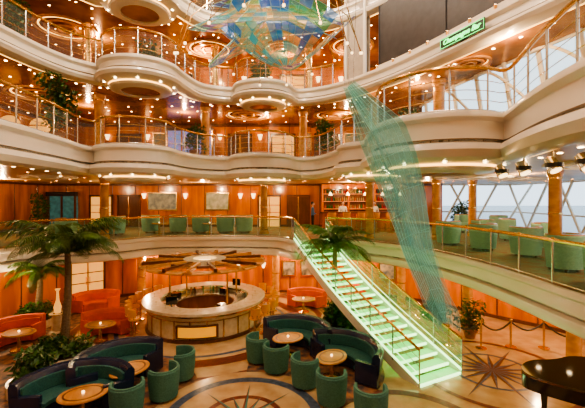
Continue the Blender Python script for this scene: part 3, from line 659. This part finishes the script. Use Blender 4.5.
for x in (-10.25,-7.4,-3.6,-2.7): inst(SB,(x,24.84,5.2),0,1.2)
b=B(); b.cyl((0,0,0.42),(0,0,0.2),0.02,STEEL); b.tube([(0,0.09,0.28),(0,-0.04,0.05)],[0.10,0.13],STEEL,n=14); b.tube([(0,-0.041,0.048),(0,-0.046,0.04)],[0.1,0.1],LAMPS,n=14)
b.lathe([(0.11,0.12),(0.15,0.12),(0.15,0.2),(0.11,0.2)],DARK,n=14)
SPL=b.obj('spotlight',(4.95,7.7,5.76),0.3)
for p in ((5.05,6.95,5.76),(5.1,6.25,5.76),(5.0,8.6,5.76)): inst(SPL,p,0.3)
# piano
b=B()
out=[(0,0),(1.5,0),(1.5,0.9),(1.35,1.5),(1.0,1.8),(0.75,2.3),(0.35,2.5),(0.05,2.3),(0,1.6)]
out=chaikin(out+[out[0]],2)[:-1]
nn=len(out)
def prism(vs,mm): b.add(vs,[tuple(range(nn)),tuple(range(nn,2*nn))]+[(i,(i+1)%nn,(i+1)%nn+nn,i+nn) for i in range(nn)],mm)
prism([(x,y,0.68) for x,y in out]+[(x,y,0.98) for x,y in out],BLACK)
prism([(x*math.cos(.2),y,1.0+x*math.sin(.2)) for x,y in out]+[(x*math.cos(.2)-.01,y,1.03+x*math.sin(.2)) for x,y in out],BLACK)
b.box((0.75,-0.15,0.72),(1.5,0.35,0.1),BLACK); b.box((0.75,-0.2,0.78),(1.3,0.16,0.02),WHITE); b.box((0.75,0.12,1.15),(0.8,0.02,0.28),BLACK,rx=-.2)
for i in range(24): b.box((0.15+i*.052,-0.16,0.797),(0.022,0.09,0.015),BLACK)
for x,y in [(0.15,0.1),(1.35,0.1),(0.5,2.0)]: b.cyl((x,y,0),(x,y,0.7),0.05,BLACK,r1=0.09)
b.box((0.75,-0.85,0.46),(0.8,0.38,0.1),BLACK)
for x in(.4,1.1):
    for y in (-.7,-1.0): b.cyl((x,y,0),(x,y,.42),.025,BLACK)
b.obj('grand_piano',(7.4,7.15,0),math.radians(52))
# rope barriers
st=[(5.6,12.9),(6.6,12.6),(7.7,12.7),(8.8,12.6),(9.5,11.6)]
b=B(); b.lathe([(0,0),(0.18,0),(0.18,0.03),(0.035,0.05),(0.035,0.92),(0.055,0.94),(0.055,0.99),(0,1.02)],BRASS,n=14,closed=False)
first=None
for x,y in st:
    if not first: first=b.obj('rope_stanchion',(x,y,0))
    else: inst(first,(x,y,0))
b=B()
for (x0,y0),(x1,y1) in zip(st[:-1],st[1:]): b.tube([(x0+(x1-x0)*t/8,y0+(y1-y0)*t/8,0.9-0.28*math.sin(pi*t/8)) for t in range(9)],0.03,DARK)
b.obj('velvet_rope')
b=B(); b.lathe([(0,0),(0.3,0),(0.28,0.06),(0.2,0.1),(0.2,0.7),(0.3,0.76),(0,0.76)],STONE,n=20,closed=False)
b.lathe([(0,0.76),(0.1,0.76),(0.14,1.0),(0.06,1.25),(0.04,1.6),(0.1,1.7),(0,1.7)],GOLDGLOW,n=16,closed=False); b.obj('pedestal_vase',(-9.2,14.1,0))
# ---------------------------------------------------------------- people
def person(name,x,y,z,rz,shirt,trs):
    P=[(0,0,0.95),(0,0,1.15),(0,0,1.38),(0,0,1.52),
       (0.19,0,1.40),(0.25,-.02,1.13),(0.22,-0.22,1.05),(-0.19,0,1.40),(-0.25,-.02,1.13),(-0.22,-0.22,1.05),
       (0.09,0,0.9),(0.11,0,0.5),(0.11,0.03,0.08),(0.11,-0.14,0.04),(-0.09,0,0.9),(-0.11,0,0.5),(-0.11,0.03,0.08),(-0.11,-0.14,0.04)]
    E=[(0,1),(1,2),(2,3),(2,4),(4,5),(5,6),(2,7),(7,8),(8,9),(0,10),(10,11),(11,12),(12,13),(0,14),(14,15),(15,16),(16,17)]
    R=[.15,.13,.14,.055,.07,.045,.03,.07,.045,.03,.095,.065,.045,.035,.095,.065,.045,.035]
    me=bpy.data.meshes.new('body'); me.from_pydata(P,E,[]); o=bpy.data.objects.new('body',me); S.collection.objects.link(o)
    o.modifiers.new('s','SKIN'); 
    for i,r in enumerate(R): me.skin_vertices[0].data[i].radius=(r,r*.8) if i<3 else (r,r)
    me.skin_vertices[0].data[0].use_root=True
    o.modifiers.new('d','SUBSURF').levels=2
    dg=bpy.context.evaluated_depsgraph_get(); m2=bpy.data.meshes.new_from_object(o.evaluated_get(dg)); bpy.data.objects.remove(o)
    m2.materials.clear()
    for mm in (shirt,trs,SKIN): m2.materials.append(mm)
    for p in m2.polygons:
        c=p.center; p.use_smooth=True
        p.material_index=1 if c.z<0.98 and abs(c.y)<0.2 and abs(c.x)<.2 else (2 if (c.z>1.47 or c.y<-.17 and c.z>.5) else 0)
    b=B(); b.sph((0,-.01,1.65),0.1,SKIN,n=16,sc=(.85,.98,1.2)); b.sph((0,.015,1.685),0.105,HAIR,n=16,sc=(.9,.98,1.05)); b.cyl((0,-.1,1.64),(0,-.125,1.62),.014,SKIN,n=6)
    for sx in(-1,1):
        b.sph((sx*.035,-.097,1.665),.012,HAIR,n=8); b.sph((sx*.087,0,1.65),.022,SKIN,n=8,sc=(.4,1,1.3))
        for q in range(5): b.tube([(sx*.22-.028+q*.014,-.24,1.05),(sx*.22-.03+q*.015,-.30,1.04),(sx*.22-.03+q*.015,-.325+abs(q-2)*.008,1.02)],.007,SKIN,n=5)
    b.box((0,-.103,1.60),(.045,.01,.01),ORNG)
    e=bpy.data.objects.new(name,None); S.collection.objects.link(e); e.location=(x,y,z); e.rotation_euler=(0,0,rz)
    hb=b.obj('head_and_hands'); hb.parent=e
    bo=bpy.data.objects.new('body',m2); S.collection.objects.link(bo); bo.parent=e
person('bartender',3.2,22.9,3.24,0.2,SHIRTW,TROUS); person('bartender',5.2,22.9,3.24,-.2,SHIRTW,TROUS); person('bar_guest',1.2,21.4,3.24,1.6,SHIRTB,TROUS)
